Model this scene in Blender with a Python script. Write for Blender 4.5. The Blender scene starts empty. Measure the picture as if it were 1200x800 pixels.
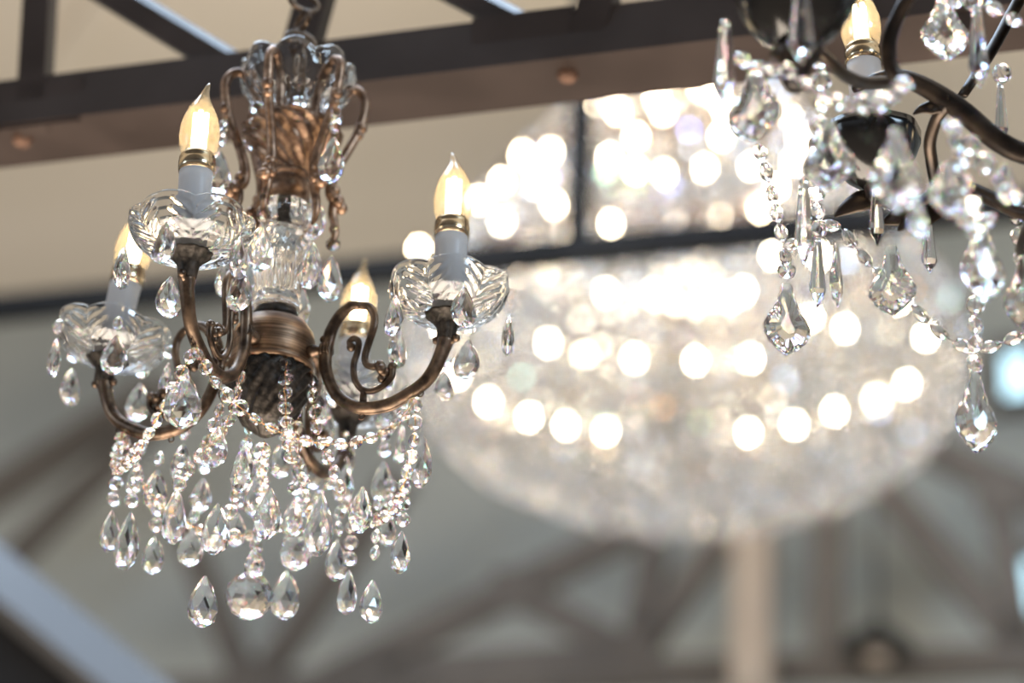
import bpy, math, random
from math import sin, cos, pi, radians, sqrt, exp
from mathutils import Vector as V, Matrix as M

random.seed(11)
sc = bpy.context.scene
COL = sc.collection

# ------------------------------------------------------------------ camera
F = 3333.33                      # focal length in pixels of the 1200 px wide frame (100 mm on 36 mm)
PITCH, ROLL = radians(26.0), 0.05
CAM = V((0, 0, 1.6))
fw = V((0, cos(PITCH), sin(PITCH)))
up0 = V((0, -sin(PITCH), cos(PITCH)))
rt = V((1, 0, 0)) * cos(ROLL) + up0 * sin(ROLL)
upv = up0 * cos(ROLL) - V((1, 0, 0)) * sin(ROLL)
cd = bpy.data.cameras.new('camera')
cd.sensor_width = 36; cd.lens = 100
cd.clip_start = 0.05; cd.clip_end = 200
cd.dof.use_dof = True
cd.dof.focus_distance = 2.31
cd.dof.aperture_fstop = 2.6
cam = bpy.data.objects.new('camera', cd); COL.objects.link(cam)
R3 = M((rt, upv, -fw)).transposed()
cam.matrix_world = M.Translation(CAM) @ R3.to_4x4()
sc.camera = cam


def P(px, py, d):                # the point at depth d seen at a pixel of the photograph
    return CAM + fw * d + rt * ((px - 600) / F * d) + upv * ((400 - py) / F * d)


def ray(px, py):
    return (fw + rt * ((px - 600) / F) + upv * ((400 - py) / F)).normalized()


def on_plane(px, py, p0, n):
    r = ray(px, py)
    return CAM + r * ((p0 - CAM).dot(n) / r.dot(n))


# ------------------------------------------------------------------ colour management, world, lights
sc.view_settings.view_transform = 'Standard'
sc.view_settings.look = 'None'
sc.view_settings.gamma = 1
sc.view_settings.use_curve_mapping = False
sc.view_settings.exposure = 0.22
sc.cycles.use_denoising = True
sc.cycles.max_bounces = 14
sc.cycles.transmission_bounces = 12
sc.cycles.glossy_bounces = 6
sc.cycles.transparent_max_bounces = 16
sc.cycles.caustics_reflective = False
sc.cycles.caustics_refractive = False
sc.cycles.sample_clamp_indirect = 30

w = bpy.data.worlds.new('room_light'); sc.world = w; w.use_nodes = True
nt = w.node_tree; nt.nodes.clear()
out = nt.nodes.new('ShaderNodeOutputWorld'); bg = nt.nodes.new('ShaderNodeBackground')
tc = nt.nodes.new('ShaderNodeTexCoord'); sp = nt.nodes.new('ShaderNodeSeparateXYZ')
rp = nt.nodes.new('ShaderNodeValToRGB'); mr = nt.nodes.new('ShaderNodeMapRange')
nt.links.new(tc.outputs['Generated'], sp.inputs[0]); nt.links.new(sp.outputs['Z'], mr.inputs['Value'])
mr.inputs['From Min'].default_value = -1; mr.inputs['From Max'].default_value = 1
nt.links.new(mr.outputs[0], rp.inputs[0]); nt.links.new(rp.outputs[0], bg.inputs[0]); nt.links.new(bg.outputs[0], out.inputs[0])
els = rp.color_ramp.elements
els[0].position = 0.0; els[0].color = (0.42, 0.34, 0.27, 1)
els[1].position = 1.0; els[1].color = (0.20, 0.18, 0.16, 1)
e = els.new(0.30); e.color = (0.30, 0.25, 0.21, 1)
e = els.new(0.48); e.color = (0.05, 0.045, 0.045, 1)
e = els.new(0.56); e.color = (0.40, 0.44, 0.50, 1)
e = els.new(0.66); e.color = (0.07, 0.065, 0.065, 1)
bg.inputs[1].default_value = 0.85


def area(name, loc, target, sx, sy, power, col):
    l = bpy.data.lights.new(name, 'AREA'); l.shape = 'RECTANGLE'; l.size = sx; l.size_y = sy
    l.energy = power; l.color = col
    o = bpy.data.objects.new(name, l); COL.objects.link(o)
    o.location = loc; o.rotation_euler = (V(target) - V(loc)).to_track_quat('-Z', 'Y').to_euler()
    return o


area('daylight_window', (3.6, -1.2, 4.6), (0.2, 4.0, 3.6), 1.6, 1.2, 130, (0.60, 0.80, 1.0))
area('daylight_window_side', (-5.0, 0.5, 3.4), (0, 3.0, 3.0), 1.4, 1.8, 35, (0.70, 0.85, 1.0))
area('skylight', (-0.6, 3.3, 5.66), (-0.6, 3.3, 0.0), 2.6, 2.4, 190, (0.57, 0.76, 1.0))
area('warm_bounce_fill', (-0.2, 2.4, 0.3), (-0.2, 3.6, 5.7), 3.0, 2.2, 225, (1.0, 0.86, 0.70))  # added fill below the view, standing in for warm light off the floor



# ------------------------------------------------------------------ materials
def mat(name, col=(0.8, 0.8, 0.8), metal=0.0, rough=0.5, spec=0.5):
    m = bpy.data.materials.new(name); m.use_nodes = True
    b = m.node_tree.nodes['Principled BSDF']
    b.inputs['Base Color'].default_value = (*col, 1); b.inputs['Metallic'].default_value = metal
    b.inputs['Roughness'].default_value = rough; b.inputs['Specular IOR Level'].default_value = spec
    return m


def noisy(m, c1, c2, scale, detail=4, stretch=None, bump=0.0, lo=0.35, hi=0.65, rough=None):
    n = m.node_tree; b = n.nodes['Principled BSDF']
    t = n.nodes.new('ShaderNodeTexCoord'); mp = n.nodes.new('ShaderNodeMapping')
    if stretch: mp.inputs['Scale'].default_value = stretch
    x = n.nodes.new('ShaderNodeTexNoise'); x.inputs['Scale'].default_value = scale; x.inputs['Detail'].default_value = detail
    r = n.nodes.new('ShaderNodeValToRGB')
    r.color_ramp.elements[0].position = lo; r.color_ramp.elements[0].color = (*c1, 1)
    r.color_ramp.elements[1].position = hi; r.color_ramp.elements[1].color = (*c2, 1)
    n.links.new(t.outputs['Object'], mp.inputs[0]); n.links.new(mp.outputs[0], x.inputs['Vector'])
    n.links.new(x.outputs[0], r.inputs[0]); n.links.new(r.outputs[0], b.inputs['Base Color'])
    if bump:
        bp = n.nodes.new('ShaderNodeBump'); bp.inputs['Strength'].default_value = bump; bp.inputs['Distance'].default_value = 0.002
        n.links.new(x.outputs[0], bp.inputs['Height']); n.links.new(bp.outputs[0], b.inputs['Normal'])
    if rough:
        q = n.nodes.new('ShaderNodeMapRange'); q.inputs['To Min'].default_value = rough[0]; q.inputs['To Max'].default_value = rough[1]
        n.links.new(x.outputs[0], q.inputs['Value']); n.links.new(q.outputs[0], b.inputs['Roughness'])
    return m


def crystal(name, ior=1.6, spread=0.05, rough=0.0, haze=0.0):
    """clear glass whose red, green and blue bend a little differently"""
    m = bpy.data.materials.new(name); m.use_nodes = True; n = m.node_tree; n.nodes.remove(n.nodes['Principled BSDF'])
    outp = n.nodes['Material Output']; last = None
    lobes = [((.44, .28, .28), -spread), ((.28, .44, .28), 0), ((.28, .28, .44), spread)] if spread else [((1, 1, 1), 0)]
    for c, d in lobes:
        g = n.nodes.new('ShaderNodeBsdfGlass'); g.inputs['Color'].default_value = (*c, 1)
        g.inputs['IOR'].default_value = ior + d; g.inputs['Roughness'].default_value = rough
        if last is None: last = g
        else:
            ad = n.nodes.new('ShaderNodeAddShader'); n.links.new(last.outputs[0], ad.inputs[0]); n.links.new(g.outputs[0], ad.inputs[1]); last = ad
    if haze:
        mx = n.nodes.new('ShaderNodeMixShader'); tr = n.nodes.new('ShaderNodeBsdfTranslucent')
        tr.inputs[0].default_value = (0.95, 0.93, 0.9, 1); mx.inputs[0].default_value = haze
        n.links.new(last.outputs[0], mx.inputs[1]); n.links.new(tr.outputs[0], mx.inputs[2]); last = mx
    n.links.new(last.outputs[0], outp.inputs[0])
    return m


def thin_glass(name, tint, gloss=0.12):
    m = bpy.data.materials.new(name); m.use_nodes = True; n = m.node_tree; n.nodes.remove(n.nodes['Principled BSDF'])
    tr = n.nodes.new('ShaderNodeBsdfTransparent'); tr.inputs[0].default_value = (*tint, 1)
    gl = n.nodes.new('ShaderNodeBsdfGlossy'); gl.inputs['Roughness'].default_value = 0.03
    fr = n.nodes.new('ShaderNodeLayerWeight'); pw = n.nodes.new('ShaderNodeMath'); pw.operation = 'POWER'; pw.inputs[1].default_value = 3.0
    ml = n.nodes.new('ShaderNodeMath'); ml.operation = 'MULTIPLY_ADD'; ml.inputs[1].default_value = 0.7; ml.inputs[2].default_value = 0.05
    n.links.new(fr.outputs['Facing'], pw.inputs[0]); n.links.new(pw.outputs[0], ml.inputs[0])
    mx = n.nodes.new('ShaderNodeMixShader'); tl = n.nodes.new('ShaderNodeBsdfTranslucent'); tl.inputs[0].default_value = (1.0, .82, .55, 1)
    m2 = n.nodes.new('ShaderNodeMixShader'); m2.inputs[0].default_value = gloss
    n.links.new(tr.outputs[0], m2.inputs[1]); n.links.new(tl.outputs[0], m2.inputs[2])
    n.links.new(ml.outputs[0], mx.inputs[0]); n.links.new(m2.outputs[0], mx.inputs[1]); n.links.new(gl.outputs[0], mx.inputs[2])
    n.links.new(mx.outputs[0], n.nodes['Material Output'].inputs[0])
    return m


def emit(name, col, s):
    m = bpy.data.materials.new(name); m.use_nodes = True; n = m.node_tree; n.nodes.remove(n.nodes['Principled BSDF'])
    x = n.nodes.new('ShaderNodeEmission'); x.inputs[0].default_value = (*col, 1); x.inputs[1].default_value = s
    n.links.new(x.outputs[0], n.nodes['Material Output'].inputs[0])
    return m


bronze = noisy(mat('antique_bronze', metal=0.85, rough=0.38), (0.05, 0.035, 0.026), (0.20, 0.137, 0.094), 90, 6, bump=0.25)
bronze_light = noisy(mat('copper_bronze', metal=0.8, rough=0.4), (0.13, 0.078, 0.052), (0.40, 0.26, 0.175), 110, 6, bump=0.3)
brushed = noisy(mat('brushed_bronze', metal=0.9, rough=0.4), (0.11, 0.07, 0.045), (0.33, 0.215, 0.14), 14, 8, stretch=(1, 1, 40), bump=0.3)
bronze_dark = noisy(mat('dark_relief_bronze', metal=0.6, rough=0.5), (0.013, 0.011, 0.009), (0.06, 0.05, 0.042), 160, 5, bump=0.6)
black_bronze = noisy(mat('blackened_bronze', metal=0.7, rough=0.34), (0.014, 0.011, 0.010), (0.055, 0.040, 0.030), 50, 4)
black_dish = mat('black_enamel', (0.006, 0.006, 0.006), 0.0, 0.15)
brass = mat('brass_wire', (0.75, 0.42, 0.16), 1.0, 0.25)
pewter = mat('grey_wire', (0.30, 0.28, 0.28), 1.0, 0.3)
bulb_base = noisy(mat('bulb_brass', metal=1.0, rough=0.22), (0.45, 0.36, 0.24), (0.75, 0.62, 0.42), 60)
glass = crystal('cut_crystal', 1.60, 0.045)
glass_clear = crystal('moulded_glass', 1.48, 0)
glass_shaft = crystal('fluted_glass', 1.55, 0)
glass_far = crystal('far_crystal', 1.6, 0, rough=0.01, haze=0.03)
glass_bulb = thin_glass('bulb_glass', (1.0, 0.94, 0.84), 0.14)
filament = emit('filament_glow', (1.0, 0.80, 0.52), 22)
far_bulb = emit('far_bulb_glow', (1.0, 0.80, 0.52), 85)
sleeve = mat('candle_sleeve', (0.92, 0.90, 0.90), 0, 0.35)
sleeve_warm = mat('ivory_sleeve', (0.90, 0.82, 0.70), 0, 0.4)
for _m, _c in ((sleeve, (.95, .93, .92, 1)), (sleeve_warm, (.95, .87, .74, 1))):       # milky plastic: light passes through
    _n = _m.node_tree; _t = _n.nodes.new('ShaderNodeBsdfTranslucent'); _t.inputs[0].default_value = _c; _x = _n.nodes.new('ShaderNodeMixShader'); _x.inputs[0].default_value = .5
    _n.links.new(_n.nodes['Principled BSDF'].outputs[0], _x.inputs[1]); _n.links.new(_t.outputs[0], _x.inputs[2]); _n.links.new(_x.outputs[0], _n.nodes['Material Output'].inputs[0])
steel = noisy(mat('rusty_brown_steel', metal=0.0, rough=0.42), (0.018, 0.011, 0.0085), (0.037, 0.025, 0.021), 9, 8, lo=0.3, hi=0.7, rough=(0.3, 0.5))
rust = noisy(mat('rust', metal=0.0, rough=0.8), (0.07, 0.035, 0.022), (0.13, 0.07, 0.045), 40)
steel_far = noisy(mat('far_steel', metal=0.0, rough=0.5), (0.075, 0.066, 0.058), (0.11, 0.098, 0.086), 3, 4)
steel_mid = noisy(mat('dark_tie_steel', metal=0.0, rough=0.85, spec=0.15), (0.007, 0.0065, 0.0065), (0.014, 0.013, 0.012), 4, 4)
post_paint = noisy(mat('beige_post_paint', rough=0.6), (0.40, 0.345, 0.295), (0.46, 0.40, 0.34), 3)
ceil_paint = noisy(mat('cream_ceiling_paint', rough=0.8), (0.70, 0.655, 0.57), (0.75, 0.70, 0.62), 1.2, 3)
wall_paint = noisy(mat('grey_wall_paint', rough=0.8), (0.325, 0.36, 0.355), (0.365, 0.395, 0.39), 0.8, 3)
glint_mat = mat('glint_mirror', (1, 1, 1), 1.0, 0.03)  # mirror whose random tints stand in for coloured sparkle of clear crystal
_n = glint_mat.node_tree; _oi = _n.nodes.new('ShaderNodeObjectInfo'); _ge = _n.nodes.new('ShaderNodeNewGeometry'); _ad = _n.nodes.new('ShaderNodeMath'); _ad.operation = 'ADD'
_fr = _n.nodes.new('ShaderNodeMath'); _fr.operation = 'FRACT'; _cr = _n.nodes.new('ShaderNodeValToRGB'); _cr.color_ramp.interpolation = 'CONSTANT'
_n.links.new(_oi.outputs['Random'], _ad.inputs[0]); _n.links.new(_ge.outputs['Random Per Island'], _ad.inputs[1]); _n.links.new(_ad.outputs[0], _fr.inputs[0])
_n.links.new(_fr.outputs[0], _cr.inputs[0]); _n.links.new(_cr.outputs[0], _n.nodes['Principled BSDF'].inputs['Base Color'])
_cr.color_ramp.elements[0].color = (.95, .93, .90, 1); _cr.color_ramp.elements[1].position = .36; _cr.color_ramp.elements[1].color = (.75, .84, .98, 1)
for _p, _c in ((.66, (.95, .62, .36, 1)), (.75, (.62, .92, .62, 1)), (.83, (.68, .62, .98, 1)), (.90, (.98, .70, .66, 1)), (.96, (.6, .95, .95, 1))):
    _e = _cr.color_ramp.elements.new(_p); _e.color = _c
brace_paint = noisy(mat('grey_brace_paint', rough=0.45), (0.05, 0.05, 0.052), (0.075, 0.075, 0.078), 3)
pane_glow = emit('daylit_pane', (0.55, 0.86, 1.0), 2.2)


# ------------------------------------------------------------------ mesh helpers
class MB:
    def __init__(s):
        s.v = []; s.f = []; s.sm = []

    def add(s, vs, fs, smooth=False, T=None):
        o = len(s.v)
        s.v += [tuple(T @ V(p)) if T else tuple(p) for p in vs]
        s.f += [tuple(i + o for i in f) for f in fs]
        s.sm += [smooth] * len(fs)
        return s

    def mesh(s, name):
        me = bpy.data.meshes.new(name); me.from_pydata(s.v, [], s.f)
        me.polygons.foreach_set('use_smooth', s.sm); me.update()
        return me

    def lathe(s, prof, n=32, smooth=True, mod=None, T=None, cap=True):
        """prof: (r, z) pairs; mod(theta, i, r, z) -> (r, z)"""
        vs, fs = [], []
        for i, (r, z) in enumerate(prof):
            for k in range(n):
                t = 2 * pi * k / n
                rr, zz = mod(t, i, r, z) if mod else (r, z)
                vs.append((rr * cos(t), rr * sin(t), zz))
        m = len(prof)
        for i in range(m - 1):
            for k in range(n):
                k2 = (k + 1) % n
                fs.append((i * n + k, i * n + k2, (i + 1) * n + k2, (i + 1) * n + k))
        if cap:
            fs.append(tuple(range(n - 1, -1, -1))); fs.append(tuple((m - 1) * n + k for k in range(n)))
        return s.add(vs, fs, smooth, T)

    def tube(s, path, rad, n=10, smooth=True, sub=4, flat=None):
        pts = smooth_path(path, sub) if sub else [V(p) for p in path]
        L = len(pts)
        if not isinstance(rad, (int, float)):
            rad = [interp(rad, i / (L - 1)) for i in range(L)]
        else:
            rad = [rad] * L
        t0 = (pts[1] - pts[0]).normalized()
        a = V((0, 0, 1)) if abs(t0.z) < 0.9 else V((1, 0, 0))
        nrm = (a - t0 * a.dot(t0)).normalized()
        vs, fs = [], []
        for i, p in enumerate(pts):
            t = (pts[min(i + 1, L - 1)] - pts[max(i - 1, 0)]).normalized()
            nrm = (nrm - t * nrm.dot(t)).normalized(); b = t.cross(nrm)
            for k in range(n):
                an = 2 * pi * k / n
                c, d = cos(an), sin(an)
                if flat: d *= flat
                vs.append(p + (nrm * c + b * d) * rad[i])
        for i in range(L - 1):
            for k in range(n):
                k2 = (k + 1) % n
                fs.append((i * n + k, i * n + k2, (i + 1) * n + k2, (i + 1) * n + k))
        fs.append(tuple(range(n - 1, -1, -1))); fs.append(tuple((L - 1) * n + k for k in range(n)))
        return s.add(vs, fs, smooth)

    def ball(s, c, r, n=12, sz=1.0):
        m = n // 2 + 1
        pr = [(max(1e-5, sin(pi * i / m) * r), -cos(pi * i / m) * r * sz) for i in range(m + 1)]
        return s.lathe(pr, n, True, T=M.Translation(V(c)), cap=False)

    def torus(s, c, R, r, n=24, m=8, T=None, sq=1.0):
        vs, fs = [], []
        for i in range(n):
            a = 2 * pi * i / n
            for j in range(m):
                b = 2 * pi * j / m
                vs.append(V(((R + r * cos(b)) * cos(a), (R * sq + r * cos(b)) * sin(a), r * sin(b))))
        for i in range(n):
            for j in range(m):
                fs.append((i * m + j, ((i + 1) % n) * m + j, ((i + 1) % n) * m + (j + 1) % m, i * m + (j + 1) % m))
        TT = M.Translation(V(c)) @ (T or M.Identity(4))
        return s.add(vs, fs, True, TT)

    def prism(s, a, b, side, prof):
        """extrude a 2-D profile [(u, v)] from a to b; u runs along side, v along the third axis"""
        a, b = V(a), V(b); t = (b - a).normalized()
        u = (V(side) - t * V(side).dot(t)).normalized(); v = t.cross(u)
        n = len(prof)
        vs = [a + u * x + v * y for x, y in prof] + [b + u * x + v * y for x, y in prof]
        fs = [(i, (i + 1) % n, n + (i + 1) % n, n + i) for i in range(n)] + [tuple(range(n - 1, -1, -1)), tuple(range(n, 2 * n))]
        return s.add(vs, fs, False)


def smooth_path(path, sub=4):
    p = [V(q) for q in path]; o = []
    for i in range(len(p) - 1):
        a = p[i - 1] if i else p[0] * 2 - p[1]
        b, c = p[i], p[i + 1]
        d = p[i + 2] if i + 2 < len(p) else p[-1] * 2 - p[-2]
        for k in range(sub):
            t = k / sub
            o.append(0.5 * ((2 * b) + (c - a) * t + (2 * a - 5 * b + 4 * c - d) * t * t + (3 * b - a - 3 * c + d) * t ** 3))
    o.append(p[-1])
    return o


def interp(vals, t):
    x = t * (len(vals) - 1); i = min(int(x), len(vals) - 2)
    return vals[i] + (vals[i + 1] - vals[i]) * (x - i)


def link(name, me, m, parent=None, T=None):
    if isinstance(me, MB): me = me.mesh(name)
    if m is not None and not me.materials: me.materials.append(m)
    o = bpy.data.objects.new(name, me); COL.objects.link(o)
    o.parent = parent
    if T is not None: o.matrix_local = T
    return o


def thing(name, label, cat, loc, group=None):
    o = bpy.data.objects.new(name, None); COL.objects.link(o); o.location = loc
    o.empty_display_size = 0.05
    o['label'] = label; o['category'] = cat
    if group: o['group'] = group
    return o


def struct(name, mb, m):
    o = link(name, mb, m); o['kind'] = 'structure'
    return o


def RZ(a): return M.Rotation(a, 4, 'Z')
def TR(p): return M.Translation(V(p))
def SC(x, y=None, z=None):
    return M.Diagonal((x, y if y is not None else x, z if z is not None else x, 1))


# ------------------------------------------------------------------ crystal shapes
def rings(prof, n, flat=1.0, twist=True, T=None, mb=None):
    """faceted body: rings of n corners, every other ring turned half a step; the facets are triangles (diamonds)"""
    mb = mb or MB(); vs, fs = [], []
    for i, (r, z) in enumerate(prof):
        off = 0.5 * (i % 2) if twist else 0
        for k in range(n):
            a = 2 * pi * (k + off) / n
            vs.append((r * cos(a), r * sin(a) * flat, z))
    for i in range(len(prof) - 1):
        for k in range(n):
            k2 = (k + 1) % n; A, B = i * n, (i + 1) * n
            if not twist:
                fs.append((A + k, A + k2, B + k2, B + k))
            elif i % 2 == 0:
                fs.append((A + k, A + k2, B + k)); fs.append((A + k2, B + k2, B + k))
            else:
                fs.append((A + k, B + k2, B + k)); fs.append((A + k, A + k2, B + k2))
    fs.append(tuple(range(n - 1, -1, -1))); L = (len(prof) - 1) * n
    fs.append(tuple(L + k for k in range(n)))
    return mb.add([V(v) for v in vs], [f[::-1] for f in fs], False, T)     # profiles run from the top down


# pear drop: top at the origin, unit height 1, width 1 (scaled on use)
pear_me = rings([(.05, 0), (.24, -.17), (.43, -.43), (.50, -.66), (.40, -.87), (.12, -.99)], 8, 0.48).mesh('pear_crystal')
ball_me = rings([(.12, .485), (.32, .385), (.46, .195), (.5, .0), (.46, -.195), (.32, -.385), (.12, -.485)], 10).mesh('ball_crystal')
# octagon bead: disc facing +-Y, chain hole along Z
_b = MB(); rings([(.26, .27), (.5, .05), (.5, -.05), (.26, -.27)], 8, 1.0, True, T=M.Rotation(pi / 2, 4, 'X'), mb=_b)
bead_me = _b.mesh('octagon_bead')
oval_me = rings([(.10, .5), (.28, .33), (.37, .12), (.37, -.12), (.28, -.33), (.10, -.5)], 8, 0.85).mesh('oval_bead')
spear_me = rings([(.16, 0), (.24, -.03), (.20, -.07), (.26, -.12), (.5, -.76), (.03, -1)], 8, 0.8, False).mesh('spear_crystal')


def leaf_outline():
    h = [(.07, 0), (.13, -.05), (.12, -.10), (.19, -.20), (.20, -.26), (.28, -.34), (.30, -.40), (.41, -.48), (.44, -.53),
         (.5, -.60), (.485, -.66), (.5, -.71), (.42, -.77), (.39, -.82), (.28, -.88), (.22, -.92), (.09, -.97), (0, -1)]
    return h + [(-x, z) for x, z in h[-2::-1]]


def pendalogue():
    ol = leaf_outline(); n = len(ol); mb = MB(); vs, fs = [], []
    c = (0, -.62)

    def loop(s, y):
        return [((x - c[0]) * s + c[0], y, (z - c[1]) * s + c[1]) for x, z in ol]
    ls = [loop(.36, -.17), loop(.80, -.09), loop(1, -.025), loop(1, .025), loop(.80, .09), loop(.36, .17)]
    for l in ls: vs += l
    for i in range(5):
        for k in range(n):
            k2 = (k + 1) % n
            fs.append((i * n + k, i * n + k2, (i + 1) * n + k2, (i + 1) * n + k))
    fs.append(tuple(range(n - 1, -1, -1))); fs.append(tuple(5 * n + k for k in range(n)))
    mb.add(vs, fs)
    return mb.mesh('pendalogue_crystal')


leafdrop_me = pendalogue()


def pin_mesh(L):
    mb = MB(); mb.tube([(0, 0, 0), (0, 0, L)], 0.0005, 6, sub=0)
    mb.add([(-.0021, 0, L), (.0021, 0, L), (.0004, 0, L * .5), (-.0004, 0, L * .5), (-.0021, .0006, L), (.0021, .0006, L), (.0004, .0006, L * .5), (-.0004, .0006, L * .5)],
           [(0, 1, 2, 3), (7, 6, 5, 4), (0, 4, 5, 1), (1, 5, 6, 2), (2, 6, 7, 3), (3, 7, 4, 0)])
    mb.add([(-.0004, 0, L * .5), (.0004, 0, L * .5), (.0021, 0, 0), (-.0021, 0, 0), (-.0004, .0006, L * .5), (.0004, .0006, L * .5), (.0021, .0006, 0), (-.0021, .0006, 0)],
           [(0, 1, 2, 3), (7, 6, 5, 4), (0, 4, 5, 1), (1, 5, 6, 2), (2, 6, 7, 3), (3, 7, 4, 0)])
    return mb


class Crystals:
    """collects the beads of one chandelier; the hundred nearest become objects under their chain or pendant, the rest one part"""
    def __init__(s, root, bead, bmat, wire, size):
        s.root, s.bead, s.bmat, s.wire, s.size = root, bead, bmat, wire, size
        s.q = []

    def put(s, owner, T, me=None):          # T: matrix in the chandelier's space
        s.q.append((owner, T, me or s.bead))

    def chain(s, pts, name='bead_chain', spacing=None, me=None, size=None):
        """beads threaded on a wire along pts (chandelier space)"""
        spacing = spacing or s.size[2] * 1.12
        path = smooth_path(pts, 12)
        o = link(name, MB().tube(path, 0.0004, 6, sub=0), s.wire, s.root)
        acc = 0; nxt = spacing * .5
        for a, b in zip(path, path[1:]):
            l = (b - a).length
            while nxt <= acc + l:
                p = a.lerp(b, (nxt - acc) / l); t = (b - a).normalized()
                q = t.to_track_quat('Z', 'Y').to_matrix().to_4x4()
                s.put(o, TR(p) @ q @ RZ(random.uniform(-1.2, 1.2)) @ SC(*(size or s.size)), me)
                nxt += spacing
            acc += l
        return o

    def pendant(s, me, top, h, wd, nb=1, rz=None, name='crystal_pendant', gap=0.004, dep=None, tilt=0.0):
        """a drop whose top is at top (chandelier space) under nb beads"""
        if rz is None: rz = random.uniform(-0.5, 0.5)
        o = link(name, me, glass, s.root, TR(top) @ RZ(rz) @ M.Rotation(tilt, 4, 'Y') @ SC(wd, dep or wd, h))
        z = gap; L = nb * s.size[2] * 1.12 + 2 * gap
        pin = link('pin', pin_mesh(L), s.wire, o)
        pin.matrix_parent_inverse = M.Identity(4)
        pin.matrix_local = o.matrix_local.inverted() @ TR(V(top) - V((0, 0, .001)))
        for k in range(nb):
            s.put(o, TR(V(top) + V((0, 0, gap + s.size[2] * (.56 + 1.12 * k)))) @ RZ(random.uniform(-1.3, 1.3)) @ SC(*s.size))
        return o, V(top) + V((0, 0, L))

    def flush(s, keep=100):
        inv = s.root.location
        s.q.sort(key=lambda e: (inv + e[1].translation - CAM).length)
        for ow, T, me in s.q[:keep]:
            b = link('bead', me, s.bmat, ow)
            b.matrix_local = ow.matrix_local.inverted() @ T
        rest = s.q[keep:]
        if rest:
            mb = MB()
            for ow, T, me in rest: mb.add([v.co.copy() for v in me.vertices], [tuple(p.vertices) for p in me.polygons], False, T)
            o = link('bead_stuff', mb, s.bmat, s.root); o.name = 'bead_strings'; o['kind'] = 'stuff'


# ------------------------------------------------------------------ the setting: ceiling, back wall, windows
YAW = radians(18)
Tdir = V((cos(YAW), -sin(YAW), 0)); Ndir = V((sin(YAW), cos(YAW), 0))
ZC = 5.72
wall_d = 7.9
wp0 = V((0, wall_d, 0))                # wall passes through here, normal -Ndir
def wpt(t, z, off=0): return V((0, wall_d, z)) + Tdir * t - Ndir * off
mb = MB()
a0, a1 = wpt(-7, ZC), wpt(7, ZC)
mb.add([a0, a1, a1 - Ndir * 7, a0 - Ndir * 7, *[p + V((0, 0, .15)) for p in (a0, a1, a1 - Ndir * 7, a0 - Ndir * 7)]],
       [(0, 1, 2, 3), (7, 6, 5, 4), (0, 4, 5, 1), (1, 5, 6, 2), (2, 6, 7, 3), (3, 7, 4, 0)])
struct('ceiling', mb, ceil_paint)
mb = MB()
q = [wpt(-7, 1), wpt(7, 1), wpt(7, ZC + .15), wpt(-7, ZC + .15)]
mb.add(q + [p + Ndir * .2 for p in q], [(0, 1, 2, 3), (7, 6, 5, 4), (0, 4, 5, 1), (1, 5, 6, 2), (2, 6, 7, 3), (3, 7, 4, 0)])
struct('wall_back', mb, wall_paint)


def cpt(px, py): r = ray(px, py); return CAM + r * ((ZC - .02 - CAM.z) / r.z)
struct('trim_1', MB().prism(cpt(125, -8), cpt(50, 98), (0, 0, 1), [(-.02, -.03), (.02, -.03), (.02, .03), (-.02, .03)]), ceil_paint)


def window(n, px, py, w_, h_):
    c = on_plane(px, py, wpt(0, 0, .03), Ndir)
    fr = MB()
    for dx, dz, sx, sz in ((0, h_ / 2 + .02, w_ / 2 + .04, .02), (0, -h_ / 2 - .02, w_ / 2 + .04, .02), (-w_ / 2 - .02, 0, .02, h_ / 2), (w_ / 2 + .02, 0, .02, h_ / 2)):
        A = c + Tdir * (dx - sx) + V((0, 0, dz)); B = c + Tdir * (dx + sx) + V((0, 0, dz))
        fr.prism(A, B, (0, 0, 1), [(-sz, -.03), (sz, -.03), (sz, .03), (-sz, .03)])
    f = struct('window_%d' % n, fr, steel_far)
    pn = MB().prism(c - Tdir * w_ / 2, c + Tdir * w_ / 2, (0, 0, 1), [(-h_ / 2, -.008), (h_ / 2, -.008), (h_ / 2, .008), (-h_ / 2, .008)])
    link('pane', pn, pane_glow, f)


window(1, 1194, 442, .08, .14)
window(2, 1204, 690, .05, .16)


# ------------------------------------------------------------------ roof trusses
def bar(mb, a, b, plane_n, wd, th, cham=0.0):
    """flat steel bar from a to b: wide in the truss plane, th thick, with a bevelled upper front edge"""
    h, t = wd / 2, th / 2
    u = plane_n.cross((V(b) - V(a)).normalized())
    if u.z < 0: u = -u
    pr = [(-h, -t), (h, -t), (h, t), (-h, t)]
    t_ = (V(b) - V(a)).normalized(); v = t_.cross(u)
    sgn = 1 if v.dot(plane_n) > 0 else -1     # sgn*v points away from the camera
    if cham:
        pr = [(-h, -t * sgn), (h - cham, -t * sgn), (h, (-t + cham) * sgn), (h, t * sgn), (-h, t * sgn)]
    mb.prism(a, b, u, pr)


tp0 = P(350, 140, 2.72)
def npx(px, py, off=0): return on_plane(px, py, tp0 + Ndir * off, Ndir)
tr = thing('roof_truss', 'brown rust-spotted steel lattice truss crossing just behind the bronze chandelier', 'truss', npx(350, 110))
O = tr.matrix_basis.inverted() if False else TR(-tr.location)
def tpart(name, mb, m, root):
    o = link(name, mb, m, root, TR(-root.location))
    return o
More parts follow.
